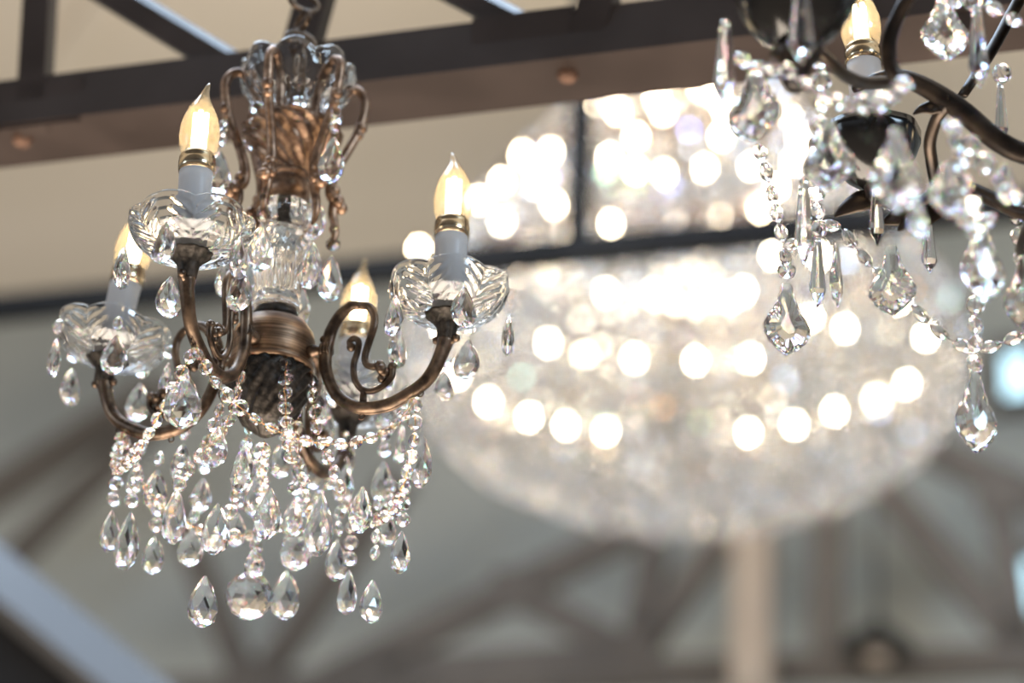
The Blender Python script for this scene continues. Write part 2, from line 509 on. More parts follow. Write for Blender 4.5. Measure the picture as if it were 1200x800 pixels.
# bottom chord: a vertical leg at the front and a wide underside running back
A, B = npx(-60, 154), npx(1290, -15)
zl = (A.z + B.z) / 2; A.z = B.z = zl
A2, B2 = A - Tdir * .5, B + Tdir * .3
mb = MB()
mb.prism(A2, B2, Ndir, [(0, -.003), (0.004, .052), (0.010, .052), (0.010, .008), (.085, .008), (.085, 0)] if Tdir.cross(Ndir).z > 0 else [(0, 0), (0, .052), (.006, .052), (.006, .006), (.078, .006), (.078, 0)])
tpart('bottom_chord', mb, steel, tr)
mb = MB()
mb.prism(A2 + V((0, 0, .45)), B2 + V((0, 0, .45)), Ndir, [(0, 0), (0, .05), (.006, .05), (.006, .006), (.07, .006), (.07, 0)])
tpart('top_chord', mb, steel, tr)
webs = [((47, 0), (39, 140), .030, 0), ((125, -12), (290, 88), .032, .009), ((372, -10), (352, 62), .034, 0),
        ((525, -16), (664, 56), .028, .009), ((706, -12), (690, 46), .034, 0), ((-60, 92), (14, 136), .026, .009),
        ((1160, -70), (1125, 25), .03, 0), ((880, -60), (1000, 20), .028, .009)]
for (p, q_, wd, ch) in webs:
    a, b = npx(*p, .012), npx(*q_, .012)
    d = (a - b).normalized()
    a = a + d * ((zl + .48 - a.z) / d.z) if d.z > .2 else a
    mb = MB(); bar(mb, a, b - d * .012, Ndir, wd, .012 if ch else .02, ch)
    tpart('web_member', mb, steel, tr)
for (px, py) in ((25, 175), (665, 90)):
    mb = MB(); c = npx(px, py, .03); c.z = zl - .003
    mb.lathe([(.008, -.006), (.010, -.003), (.011, .0035)], 6, False, T=TR(c))
    tpart('bolt', mb, rust, tr)
for p in ((43, 118), (612, 38)):
    c = npx(*p, .004); mb = MB()
    mb.prism(c - Tdir * .05, c + Tdir * .05, (0, 0, 1), [(-.03, -.002), (.022, -.002), (.022, .002), (-.03, .002)])
    tpart('gusset_plate', mb, steel, tr)

# mid tie beam with a hanging rod, in front of the big chandelier
mp0 = P(680, 290, 5.1)
def mpx(px, py): return on_plane(px, py, mp0, Ndir)
mt = thing('tie_beam', 'dark tie beam with an upright post crossing before the glowing chandelier', 'beam', mpx(680, 290))
A, B = mpx(-40, 362), mpx(1300, 236); A.z = B.z = (A.z + B.z) / 2
mb = MB().prism(A - Tdir, B + Tdir, (0, 0, 1), [(-.022, -.02), (.022, -.02), (.022, .02), (-.022, .02)])
tpart('beam', mb, steel_mid, mt)
a, b = mpx(676, 60), mpx(676, 286); a.x, a.y = b.x, b.y; a.z = ZC
tpart('upright_post', MB().prism(b, a, Ndir, [(-.018, -.018), (.018, -.018), (.018, .018), (-.018, .018)]), steel_mid, mt)
a, b = mpx(640, 330), mpx(676, 286); c = mpx(712, 280)

# far truss against the wall
fp0 = V((0, wall_d - .55, 0))
def fpx(px, py, off=0): return on_plane(px, py, fp0 + Ndir * off, Ndir)
ft = thing('roof_truss', 'blurred grey-brown roof truss in front of the grey wall below the glowing chandelier', 'truss', fpx(740, 770))
members = [((360, 812), (785, 600), .085), ((600, 690), (745, 770), .08), ((775, 600), (745, 770), .075), ((905, 555), (742, 770), .08),
           ((970, 540), (970, 786), .085), ((1010, 545), (1225, 790), .09), ((1030, 498), (1230, 592), .085), ((1168, 560), (1196, 760), .075),
           ((208, 600), (292, 806), .075), ((470, 560), (300, 806), .08), ((-30, 592), (190, 455), .10), ((15, 655), (235, 440), .07), ((480, 782), (735, 766), .06)]
for a, b, wd in members:
    mb = MB(); bar(mb, fpx(*a), fpx(*b), Ndir, wd, .06)
    tpart('web_member', mb, steel_far, ft)
A, B = fpx(150, 815), fpx(1260, 772)
mb = MB(); bar(mb, A, B, Ndir, .07, .09); tpart('bottom_chord', mb, steel_far, ft)
for p in ((600, 690), (742, 762), (1170, 575), (285, 795)):
    c = fpx(*p, -.04); mb = MB()
    mb.prism(c - Tdir * .06, c + Tdir * .06, (0, 0, 1), [(-.06, -.006), (.06, -.006), (.06, .006), (-.06, .006)])
    tpart('gusset_plate', mb, steel_far, ft)

a, b = fpx(876, 560, -.12), fpx(882, 830, -.12); a.x, a.y = b.x, b.y
po = thing('post', 'pale beige square post standing under the glowing chandelier', 'post', b)
tpart('shaft', MB().prism(b, a + V((0, 0, .6)), Ndir, [(-.045, -.05), (.045, -.05), (.045, .05), (-.045, .05)]), post_paint, po)
tpart('base_plate', MB().prism(b - V((0, 0, .02)), b + V((0, 0, .02)), Ndir, [(-.08, -.08), (.08, -.08), (.08, .08), (-.08, .08)]), post_paint, po)

# lower left brace: square tube standing on its edge, its upper face catching the daylight
bp0 = P(60, 720, 4.6)
def bpx(px, py): return on_plane(px, py, bp0, (Ndir * .9 - Tdir * .3).normalized())
a, b = bpx(-60, 640), bpx(260, 905)
br = thing('diagonal_brace', 'dark diagonal steel brace in the lower left with blue daylight on its top', 'beam', a)
s_ = .062
mb = MB(); u = (b - a).normalized(); side = (V((0, 0, 1)) - u * u.z).normalized()
rr_ = [s_ * .92 * V((cos(radians(q)), sin(radians(q)))) for q in (115, 205, 295, 25)]
mb.prism(a, b, side, [tuple(q) for q in rr_])
tpart('square_tube', mb, brace_paint, br)
mb = MB().prism(a - V((0, 0, .0)), b, side, [(-.34, -.01), (-.045, -.01), (-.045, .012), (-.34, .012)])
tpart('lower_flange', mb, steel_mid, br)

# dark dome lamp on the far chord
c = fpx(1028, 752, -.1)
dl = thing('dome_lamp', 'small black dome lamp hanging over the far beam at lower right', 'lamp', c)
link('lamp_shade', MB().lathe([(.095, -.035), (.10, -.03), (.085, .0), (.05, .03), (.018, .045), (.012, .07)], 24), black_dish, dl)
link('lamp_socket', MB().lathe([(.03, -.05), (.035, -.03), (.03, -.01)], 16), post_paint, dl)
link('hanging_rod', MB().tube([(0, 0, .06), (0, 0, ZC - c.z)], .004, 6, sub=0), steel_mid, dl)


# ------------------------------------------------------------------ pieces of a candle arm
def flame_prof():
    return [(.010, 0), (.0135, .006), (.0162, .018), (.0168, .028), (.0160, .040), (.0135, .052), (.0095, .063), (.0055, .072), (.0032, .080), (.0020, .087), (.0008, .0905)]


def bend(t, i, r, z): return r, z
_m = MB().lathe(flame_prof(), 28)
_m.v = [(x + max(0, z - .06) ** 2 * 5.0, y, z) for x, y, z in _m.v]
_m.v = [(x, y, z * .80) for x, y, z in _m.v]
bulb_glass_me = _m.mesh('bulb_glass')
bulb_base_me = MB().lathe([(.0145, -.002), (.0152, .002), (.0152, .008), (.0143, .009), (.0150, .011), (.0135, .0145), (.0110, .0155)], 28).mesh('bulb_base')
_m = MB()
for k in range(4):
    a = k * pi / 2 + .4
    _m.tube([(.0045 * cos(a), .0045 * sin(a), .010), (.0045 * cos(a),   .0045 * sin(a), .042)], .0020, 8, sub=0)
_m.tube([(0, 0, .006), (0, 0, .012)], .004, 8, sub=0)
filament_me = _m.mesh('filament')
sleeve_me = MB().lathe([(.0135, .004), (.0137, .07), (.0140, .079), (.0120, .0795)], 28).mesh('sleeve')
cup_me = MB().lathe([(.005, -.020), (.0075, -.016), (.0085, -.006), (.0110, -.001), (.0165, .004), (.0178, .006), (.0150, .0065), (.006, .004)], 48,
                    mod=lambda t, i, r, z: (r * (1 + (.10 * abs(cos(5 * t)) if i >= 3 else .05 * cos(10 * t))), z)).mesh('cup')


def pan_mesh(R, H, lobes=6, name='pan', n=180):
    """scalloped glass dish with palm-leaf cuts on its outside"""
    outer = [(.010, .0025), (.017, .0015), (.027, .0022), (.037, .0055), (.0445, .0115), (.0485, .0180), (.0505, .0250), (.0500, .032)]
    o2 = []
    for i in range(len(outer) - 1):
        for k in range(6):
            t = k / 6; o2.append((outer[i][0] * (1 - t) + outer[i + 1][0] * t, outer[i][1] * (1 - t) + outer[i + 1][1] * t))
    o2.append(outer[-1])
    sR, sH = R / .05, H / .032
    N = len(o2)

    def mod_out(t, i, r, z):
        s = i / (N - 1)
        loc = ((t * lobes / (2 * pi)) % 1.0) - .5
        f = abs(cos(lobes * t / 2))
        rr = r * (1 + .05 * s * s * (f - .5)); zz = z + .0045 * s ** 3 * (f ** .7 - .4)
        if .22 < s < .92:
            wv = (s * 5.5 - abs(loc) * 4.0) % 1.0
            cut = max(0, 1 - abs(wv - .5) * 3.6) * (1 if abs(loc) < .40 else 0)
            mid = max(0, 1 - abs(loc) * 26)
            rr -= .0020 * max(cut, mid) * min(1, (s - .22) * 8) * min(1, (.92 - s) * 8)
        return rr * sR, zz * sH
    inner = [(max(.008, r - .0026 * min(1, i / 14)), z + .0032 - .0020 * max(0, i / (N - 1) - .4)) for i, (r, z) in enumerate(o2)]
    prof = o2 + inner[::-1]

    def mod(t, i, r, z):
        if i < N: return mod_out(t, i, r, z)
        j = 2 * N - 1 - i; s = j / (N - 1); f = abs(cos(lobes * t / 2))
        return r * (1 + .05 * s * s * (f - .5)) * sR, (z + .0045 * s ** 3 * (f ** .7 - .4)) * sH
    mb = MB(); mb.lathe(prof, n, True, mod, cap=False)
    # close the inner hole between the first and last rings
    L = (len(prof) - 1) * n
    fs = [(L + k, L + (k + 1) % n, (k + 1) % n, k) for k in range(n)]
    mb.f += fs; mb.sm += [True] * n
    return mb.mesh(name)


pan_me = pan_mesh(.0500, .0310)


def arm_mesh():
    mb = MB()
    pl = lambda pts: [(r, 0, z) for r, z in pts]
    main = [(.0787, .026), (.0700, .0265), (.0600, .018), (.0530, .002), (.0512, -.0275), (.0617, -.053), (.0770, -.0665), (.0926, -.071), (.110, -.0705), (.1235, -.0655), (.140, -.056), (.150, -.044), (.157, -.026), (.1595, -.016)]
    mb.tube(pl(main), [.0036, .0044, .0050, .0052, .0052, .0052, .0054, .0056, .0056, .0056, .0056, .0058, .0062, .0072], 14)
    ridge = [(r + .0008, z - .0047) if r > .06 and z < 0 else (r - .0046, z) for r, z in main[2:-2]]
    mb.tube(pl(ridge), .0018, 8)
    loop = [(.0787, .026), (.0870, .0235), (.0925, .015), (.0930, .004), (.0895, -.010), (.0868, -.0225), (.0885, -.030), (.0945, -.0335), (.1010, -.0335)]
    mb.tube(pl(loop), [.0036, .0036, .0034, .0033, .0032, .0030, .0030, .0030, .0034], 12)
    scr = [(.0735, -.0120), (.0715, -.0075), (.0755, -.0045), (.0800, -.0085), (.0795, -.0180), (.0770, -.0290), (.0790, -.0430), (.0860, -.0530), (.0960, -.0560), (.1060, -.0520), (.1125, -.0450), (.1128, -.0370)]
    mb.tube(pl(scr), [.0028, .0026, .0026, .0028, .0028, .0028, .0028, .0028, .0027, .0026, .0026, .0028], 12)
    mb.ball((.0735, 0, -.0125), .0040)
    mb.tube(pl([(.088, -.0560), (.088, -.0680)]), .0030, 10, sub=0)
    # leaf knob where the scrolls meet
    for dx, dz, r in ((.1010, -.0335, .0050), (.1055, -.0400, .0056), (.1125, -.0355, .0040), (.1040, -.0455, .0042)):
        mb.ball((dx, 0, dz), r, 10)
    for s in (-1, 1):
        mb.ball((.1045, s * .004, -.039), .0045, 10)
    # stem into the hub with collar rings
    mb.tube(pl([(.030, -.012), (.038, -.0115), (.044, -.0120), (.050, -.0120)]), [.0045, .0060, .0036, .0062], 12)
    for x in (.0475, .0505, .0535):
        mb.torus((x, 0, -.012), .0056, .0014, 18, 6, M.Rotation(pi / 2, 4, 'Y'))
    mb.ball((.0475, 0, -.002), .0036)
    # little curls under the cup
    for s, x in ((-1, .152), (1, .1675)):
        mb.ball((x + s * .001, 0, -.0165), .0036, 10)
        mb.tube(pl([(.1595, -.018), ((x + .1595) / 2, -.0200), (x, -.0165)]), [.003, .0024, .0026], 8)
    # hook rings under the arm
    for r, z in ((.088, -.0785), (.140, -.0640)):
        mb.torus((r, 0, z), .0024, .0007, 14, 6, M.Rotation(pi / 2, 4, 'X'))
    return mb.mesh('arm')


arm_me = arm_mesh()
Rarm = .1595


def candle(arm, lean=0.0, leany=0.0, base=None, pan=None, cup=None, panmat=None, cupmat=None, slv=None, long_=1.0, psc=1.0):
    """cup, pan, sleeve and bulb on the end of an arm, as sub-parts in the arm's space"""
    base = base or TR((Rarm, 0, 0))
    T = base @ M.Rotation(lean, 4, 'Y') @ M.Rotation(leany, 4, 'X')
    link('cup', cup or cup_me, cupmat or bronze_dark, arm, T)
    link('drip_pan', pan or pan_me, panmat or glass_clear, arm, T @ TR((0, 0, .0035)) @ SC(psc))
    link('candle_sleeve', sleeve_me, slv or sleeve, arm, T @ SC(1, 1, long_))
    z = .081 * long_
    link('bulb_base', bulb_base_me, bulb_base, arm, T @ TR((0, 0, z)))
    link('bulb', bulb_glass_me, glass_bulb, arm, T @ TR((0, 0, z + .0095)) @ RZ(random.uniform(0, 6)))
    link('filament', filament_me, filament, arm, T @ TR((0, 0, z + .0115)))
    return T


def hang_chain(root, z0, n):
    ch = link('hanging_chain', MB().torus((0, 0, z0), .0075, .0022), bronze, root)
    lk = MB().torus((0, 0, 0), .0082, .0026, 20, 8, M.Rotation(pi / 2, 4, 'X') @ RZ(pi / 2), 1.7).mesh('chain_link')
    for k in range(n):
        link('chain_link', lk, bronze, ch, TR((0, 0, z0 + .014 + .0205 * k)) @ RZ((k % 2) * pi / 2 + .5))


# ------------------------------------------------------------------ the bronze chandelier
C1 = P(320, 403, 2.415)
ch = thing('chandelier', 'bronze four-arm chandelier with clear glass dishes and flame bulbs, hung with pear crystals', 'chandelier', C1)
def L1(px, py, d): return P(px, py, 2.415 + d) - C1

hang_chain(ch, .288, 26)
# hub
link('hub', MB().lathe([(.012, .024), (.018, .022), (.028, .018), (.0335, .010), (.0355, .004), (.036, .000), (.0345, -.004), (.0348, -.018), (.0362, -.020), (.0362, -.024), (.033, -.026), (.01, -.026)], 56), brushed, ch)
link('hub_collar', MB().lathe([(.010, .022), (.018, .023), (.0195, .027), (.018, .031), (.0150, .032), (.010, .032)], 40), bronze_dark, ch)


def relief(n, m, amp):
    def f(t, i, r, z):
        k = abs(sin(n * t / 2 + .5 * i)) ** .6
        return r * (1 + amp * (k - .5) + .5 * amp * sin(2 * n * t + m * i)), z
    return f


def dense(prof, k):
    o = []
    for i in range(len(prof) - 1):
        for j in range(k):
            t = j / k; o.append((prof[i][0] * (1 - t) + prof[i + 1][0] * t, prof[i][1] * (1 - t) + prof[i + 1][1] * t))
    return o + [prof[-1]]


link('leaf_bell', MB().lathe(dense([(.033, -.026), (.034, -.034), (.031, -.048), (.026, -.062), (.020, -.074), (.010, -.082), (.004, -.086)], 4), 96, mod=relief(9, 1.3, .10)), bronze_dark, ch)
# fluted glass shaft
sh = dense([(.006, .032), (.0195, .033), (.0200, .037), (.0175, .045), (.0185, .056), (.0215, .072), (.0238, .088), (.0225, .100), (.0165, .108), (.0160, .112), (.0205, .119), (.0222, .126), (.0205, .133), (.0150, .1375), (.006, .138)], 3)
link('glass_shaft', MB().lathe(sh, 96, mod=lambda t, i, r, z: (r * (1.06 + (.16 * (abs(cos(7 * t)) - .7) if .045 < z < .082 else 0) + (.12 * (abs(sin(6 * t + 160 * z)) + abs(sin(6 * t - 160 * z)) - 1.2) if .082 < z < .104 else 0) + (.05 * cos(12 * t) if .115 < z < .132 else 0)), z)), glass_shaft, ch)
link('centre_rod', MB().lathe([(.004, .112), (.004, .30)], 12), bronze_dark, ch)
link('copper_collar', MB().lathe([(.006, .138), (.0150, .139), (.0185, .143), (.0190, .150), (.0180, .156), (.0155, .158), (.017, .160), (.0195, .162), (.018, .165), (.006, .165)], 40), bronze_light, ch)
link('crown_bell', MB().lathe(dense([(.006, .163), (.017, .165), (.0185, .170), (.024, .178), (.031, .188), (.0375, .198), (.0415, .205), (.0415, .210), (.036, .212), (.006, .212)], 4), 130, mod=relief(8, 1.1, .10)), bronze_light, ch)


def bowl(prof, lobes, th, n=120):
    N = len(prof)
    def mod(t, i, r, z):
        j = i if i < N else 2 * N - 1 - i
        s = j / (N - 1); f = abs(cos(lobes * t / 2))
        return r * (1 + .07 * s * (f - .5) + ((.06 * abs(sin(lobes * 1.5 * t + s * 5)) + .04 * abs(sin(lobes * 1.5 * t - s * 9))) * (1 - abs(2 * s - 1)) if i < N else 0)), z + .008 * s ** 3 * (f - .4)
    mb = MB(); pr = prof + [(max(.005, r - th), z + th * .6) for r, z in prof[::-1]]
    mb.lathe(pr, n, True, mod, cap=False)
    L = (len(pr) - 1) * n
    mb.f += [(L + k, L + (k + 1) % n, (k + 1) % n, k) for k in range(n)]; mb.sm += [True] * n
    return mb


link('crown_bowl', bowl(dense([(.010, .2125), (.027, .214), (.0285, .224), (.031, .234), (.040, .242), (.047, .252), (.0500, .262), (.0490, .272)], 4), 8, .0035), glass_clear, ch)
link('crown_stud', MB().lathe([(.002, .300), (.005, .296), (.008, .285), (.006, .28), (.006, .212)], 16), bronze, ch)

# crown scrolls
_m = MB(); pl = lambda pts: [(r, 0, z) for r, z in pts]
_m.tube(pl([(.030, .206), (.0310, .218), (.0335, .238), (.0400, .253), (.0500, .2600), (.0580, .2575), (.0625, .248), (.0615, .232), (.0570, .214), (.0500, .196), (.0430, .180), (.0385, .165), (.0385, .152), (.0430, .146)]),
        [.0046, .0042, .0040, .0040, .0040, .0042, .0042, .0042, .0042, .0042, .0044, .0048, .0052, .0060], 10)
_m.tube(pl([(.0430, .146), (.0415, .132), (.0450, .118), (.0440, .106), (.040, .100)]), [.0050, .0042, .0036, .0030, .0014], 10)
for q_ in ((.0455, .1455), (.0485, .139), (.041, .155)):
    _m.ball((q_[0], 0, q_[1]), .0058, 10)
for s in (-1, 1): _m.ball((.045, s * .005, .142), .0046, 10)
_m.ball((.0605, 0, .222), .0058, 10); _m.ball((.0585, 0, .214), .0048, 10)
scroll_me = _m.mesh('crown_scroll')
for k in range(6):
    link('crown_scroll', scroll_me, bronze_light, ch, RZ(radians(-22 - 112 + 60 * k + 25)))

# arms with their candles
AZ = [radians(a) for a in (-22, -112, 158, 68)]
leans = [(-.01, 0), (.02, .01), (-.11, .02), (.03, 0)]
K1 = Crystals(ch, bead_me, glass, brass, (.0132, .0132, .0132))
drop_spots = []
for k, a in enumerate(AZ):
    arm = link('arm', arm_me, bronze, ch, RZ(a))
    T = candle(arm, *leans[k])
    off = (0.35, 0.12, 0.9, 0.5)[k]
    for j in range(5):
        th = off + 2 * pi * j / 5
        # position on the scalloped rim, in chandelier space
        rim = (RZ(a) @ T) @ V((.0500 * cos(th), .0500 * sin(th), .029))
        h, wd = .037, .0245
        top = rim + V((cos(th + a) * .0015, sin(th + a) * .0015, -.0215))
        K1.pendant(pear_me, top, h, wd, 1, rz=th + a + pi / 2 + random.uniform(-.5, .5))

# pendants of the crown
for k in range(6):
    a = radians(-22 - 112 + 60 * k + 25)
    for r_, z_, nb, on in ((.061, .214, 2, k % 2), (.044, .128, 2, k % 2 == 0), (.044, .118, 1, k % 2)):
        if on:
            top = RZ(a) @ V((r_, 0, z_ - .036))
            K1.pendant(pear_me, top, .045, .024, nb, gap=.0035)
for k in range(6):
    a = radians(-22 - 112 + 60 * k + 55)
    K1.put(ch, TR(RZ(a) @ V((.040, 0, .215))) @ SC(.014)); K1.put(ch, TR(RZ(a) @ V((.041, 0, .200))) @ SC(.012))

# swags from arm to arm, in two tiers, and strings from the hub down to them
def hook(k, r, z): return RZ(AZ[k % 4]) @ V((r, 0, z))
for k in range(4):
    for (r, z, sag, pull) in ((.140, -.068, .066, .80),):
        a, b = hook(k, r, z), hook(k + 1, r, z)
        pts = []
        for i in range(9):
            t = i / 8; p = a.lerp(b, t); s = 4 * t * (1 - t)
            f = 1 + (1 / max(.01, 1) * 0)
            rad = V((p.x, p.y, 0)); rad *= (1 + .22 * s * pull) * (.97)
            pts.append(V((rad.x, rad.y, p.z - sag * s)))
        K1.chain(pts, 'bead_swag')
for k in range(6):
    a = AZ[0] + k * pi / 3 + .30
    p0 = RZ(a) @ V((.034, 0, -.026)); p1 = RZ(a) @ V((.046, 0, -.085)); p2 = RZ(a) @ V((.070, 0, -.135))
    K1.chain([p0, p1, p2], 'bead_string')
# pear drops of the basket: (x, top, bottom, width, depth from the axis, beads above)
drops = [(153, 600, 668, 34, .00, 2), (132, 598, 647, 25, .04, 2), (182, 628, 672, 28, .05, 2), (185, 550, 598, 31, .03, 1), (208, 572, 638, 30, -.02, 2),
         (226, 618, 663, 33, .05, 2), (256, 590, 650, 36, -.05, 3), (287, 520, 577, 33, -.10, 2), (256, 500, 548, 31, -.10, 2), (218, 438, 503, 48, -.14, 2),
         (317, 572, 632, 34, -.08, 3), (300, 640, 676, 26, .0, 2), (350, 612, 668, 40, .04, 2), (377, 578, 652, 38, -.07, 3), (396, 632, 680, 28, .03, 2),
         (425, 570, 625, 31, -.07, 3), (409, 668, 720, 25, .01, 4), (437, 680, 729, 31, -.03, 5), (471, 622, 672, 25, -.02, 4), (496, 510, 573, 28, -.05, 2),
         (241, 675, 734, 38, -.05, 3), (337, 668, 725, 36, .05, 4), (522, 436, 470, 27, .07, 1), (450, 540, 590, 28, .10, 2),
         (160, 540, 580, 24, .08, 1), (215, 520, 566, 26, .06, 2), (238, 560, 600, 26, .08, 2), (278, 600, 640, 26, .08, 2), (330, 520, 560, 26, .09, 2),
         (366, 530, 575, 28, .08, 2), (405, 545, 590, 26, .10, 2), (345, 585, 630, 28, .02, 2), (300, 560, 606, 28, .05, 2), (455, 600, 640, 22, .06, 2), (385, 480, 520, 22, .10, 1)]
for (x, y0, y1, wpx, d, nb) in drops:
    top = L1(x, y0, d); s = (2.415 + d) / F
    o, e_ = K1.pendant(pear_me, top, (y1 - y0) * s / .93, wpx * s, nb, gap=.003)
# ball on its string
c = L1(292, 698, 0)
o, e_ = K1.pendant(ball_me, c + V((0, 0, 0)), .0415, .0415, 0, gap=.012, name='crystal_ball')
K1.chain([e_ + V((0, 0, .002)), e_ + V((.004, 0, .05)), V((0.0, 0, -.09))], 'bead_string')
K1.flush()

# ------------------------------------------------------------------ the dark chandelier on the right
D2 = 2.16
C2 = P(1262, 230, D2)
ck = thing('chandelier', 'blackened bronze chandelier cut off by the right edge, hung with spear and leaf crystals', 'chandelier', C2)
def L2(px, py, d): return P(px, py, d) - C2
K2 = Crystals(ck, bead_me, glass, pewter, (.0155, .0155, .0155))
hang_chain(ck, .34, 20)
link('column', MB().lathe([(.004, -.13), (.012, -.125), (.022, -.10), (.040, -.07), (.048, -.045), (.044, -.03), (.028, -.015), (.020, .0), (.026, .02), (.034, .05), (.030, .09), (.016, .12), (.014, .16), (.03, .19), (.045, .21), (.05, .225), (.03, .235), (.012, .25), (.006, .34)], 40), black_bronze, ck)


def armtube(paths, mbs=None):
    mb = MB()
    for pts, rad in paths: mb.tube([L2(*p) for p in pts], rad, 12)
    return mb


dish_me = MB().lathe([(.006, -.030), (.012, -.027), (.022, -.018), (.028, -.008), (.0305, .000), (.031, .006), (.0295, .006), (.027, -.004), (.020, -.014), (.006, -.018)], 48,
                     mod=lambda t, i, r, z: (r * (1 + .02 * cos(8 * t) * (i > 3)), z)).mesh('dish')
nocup_me = MB().lathe([(.004, -.050), (.007, -.045), (.008, -.034), (.013, -.031), (.010, -.027)], 24).mesh('cup_stub')


def dark_arm(paths, dish_px, ornaments, long_, dsc=1.0, psc=1.0, lean=0.0):
    arm = link('arm', armtube(paths), black_bronze, ck)
    for pts, n_ in ornaments:
        mb = MB()
        for (p, r) in pts: mb.ball(L2(*p), r, 10)
        link(n_, mb, black_bronze, arm)
    candle(arm, base=TR(L2(*dish_px)) @ SC(dsc), pan=dish_me, cup=nocup_me, panmat=black_dish, cupmat=black_bronze, slv=sleeve_warm, long_=long_, psc=psc, lean=lean)
    return arm


def leaf(mb, pts, wd, th=.003):
    """curled acanthus leaf along a path"""
    mb.tube([L2(*p) for p in pts], [.001, wd * .6, wd, wd * .9, wd * .5, .001], 10, flat=.35)


# arm 1: dish in focus; S-curve to the column
a1 = dark_arm([([(1030, 226, 2.27), (1045, 240, 2.27), (1075, 240, 2.26), (1096, 222, 2.25), (1092, 190, 2.24), (1090, 165, 2.23), (1100, 135, 2.22), (1118, 116, 2.21)], [.004, .005, .006, .0055, .005, .005, .005, .006]),
               ([(1096, 205, 2.25), (1125, 215, 2.23), (1160, 232, 2.21), (1200, 250, 2.19), (1240, 250, 2.17)], [.004, .0055, .006, .006, .006]),
               ([(1000, 105, 2.24), (1030, 92, 2.23), (1060, 92, 2.23), (1095, 108, 2.22), (1130, 132, 2.21), (1165, 162, 2.2), (1200, 180, 2.19), (1250, 186, 2.17)], [.003, .0055, .007, .008, .0085, .0085, .0085, .009])],
              (1020, 172, 2.275), [], .98, 1.0, 1.32, -.06)
mb = MB()
leaf(mb, [(978, 254, 2.26), (990, 245, 2.26), (1008, 236, 2.26), (1030, 232, 2.26), (1052, 234, 2.26), (1070, 244, 2.26)], .0105)
leaf(mb, [(1030, 262, 2.26), (1048, 256, 2.26), (1062, 250, 2.26), (1080, 246, 2.26), (1098, 244, 2.26), (1112, 234, 2.26)], .0120)
leaf(mb, [(1052, 270, 2.25), (1062, 262, 2.25), (1076, 256, 2.25), (1088, 252, 2.25), (1100, 250, 2.25), (1110, 246, 2.25)], .0105)
link('acanthus_leaf', mb, black_bronze, a1)
mb = MB()
leaf(mb, [(1070, 134, 2.22), (1080, 128, 2.22), (1092, 126, 2.22), (1104, 124, 2.215), (1116, 124, 2.215), (1130, 126, 2.21)], .007)
link('acanthus_leaf', mb, black_bronze, a1)
# arm 2: the black dish at the top edge
a2 = dark_arm([([(925, 44, 2.06), (948, 52, 2.06), (970, 70, 2.07), (990, 88, 2.10), (1012, 97, 2.15), (1040, 96, 2.2)], [.004, .0045, .0045, .005, .005, .005]),
               ([(1056, 96, 2.10), (1044, 78, 2.10), (1042, 48, 2.10), (1052, 20, 2.10), (1070, -8, 2.10), (1110, -25, 2.11)], [.006, .0062, .0060, .0055, .005, .004])],
              (932, 4, 2.06), [], .9, 1.45)
# bars behind
link('scroll_bar', MB().tube([L2(1215, -40, 2.3), L2(1190, 8, 2.3), L2(1158, 66, 2.28), L2(1128, 112, 2.26)], [.006, .0062, .006, .005], 12, flat=.6), black_bronze, ck)
# the arms on the side away from the picture
for az in (-62, -10, 45):
    T = RZ(radians(az)); mb = MB()
    mb.tube([T @ V(q) for q in ((.03, 0, .02), (.07, 0, .035), (.12, 0, -.01), (.16, 0, -.055), (.20, 0, -.05), (.215, 0, -.02))], [.008, .007, .006, .006, .005, .005], 12)
    mb.tube([T @ V(q) for q in ((.04, 0, -.02), (.08, 0, -.05), (.12, 0, -.02), (.13, 0, .02))], [.006, .005, .005, .004], 10)
    a_ = link('arm', mb, black_bronze, ck)
    candle(a_, base=T @ TR((.215, 0, .03)), pan=dish_me, cup=nocup_me, panmat=black_dish, cupmat=black_bronze, slv=sleeve_warm, long_=.98, psc=1.3)


def hang2(me, x, y0, y1, wpx, d, nb=1, rz=0.0, dep=None, name='crystal_pendant', tilt=0.0):
    s = d / F
    return K2.pendant(me, L2(x, y0, d), (y1 - y0) * s / .91, wpx * s, nb, rz=rz, dep=dep, name=name, tilt=tilt, gap=.003)


sp_ = 'spear_prism'; lf = 'leaf_pendant'
for a in [(850, 24, 130, 27, 2.06, 2, .2), (939, -22, 82, 34, 1.98, 1, .3), (1145, 8, 108, 26, 2.10, 2, .2), (1172, 98, 172, 17, 2.22, 1, .3),
          (942, 208, 312, 24, 2.25, 1, .2), (958, 278, 362, 20, 2.29, 0, .1), (1027, 215, 290, 20, 2.25, 1, .2), (1088, 258, 322, 20, 2.27, 0, .2), (1218, 60, 160, 24, 2.2, 1, .2)]:
    hang2(spear_me, a[0], a[1], a[2], a[3], a[4], a[5], a[6], name=sp_)
for a in [(922, 332, 417, 58, 2.29, 1, .25), (1045, 288, 372, 56, 2.24, 2, -.3), (1142, 430, 531, 54, 2.22, 3, .3), (1106, -10, 76, 56, 2.16, 1, .1),
          (1150, 255, 357, 58, 2.06, 3, .35), (972, 142, 228, 62, 2.06, 2, -.35), (1050, 150, 252, 66, 1.90, 2, .2), (885, 74, 172, 64, 2.08, 1, -.5),
          (980, 285, 362, 34, 2.27, 1, 1.0), (1200, 300, 392, 56, 2.12, 2, .3), (1110, 190, 258, 60, 1.98, 2, .5), (1230, 160, 250, 56, 2.0, 2, .2)]:
    hang2(leafdrop_me, a[0], a[1], a[2], a[3], a[4], a[5], a[6], name=lf, dep=a[3] * a[4] / F * .95)
for a in [(1075, 230, 282, 30, 1.95, 1), (1178, 190, 240, 30, 2.0, 1)]:
    hang2(pear_me, a[0], a[1], a[2], a[3], a[4], a[5], .4)


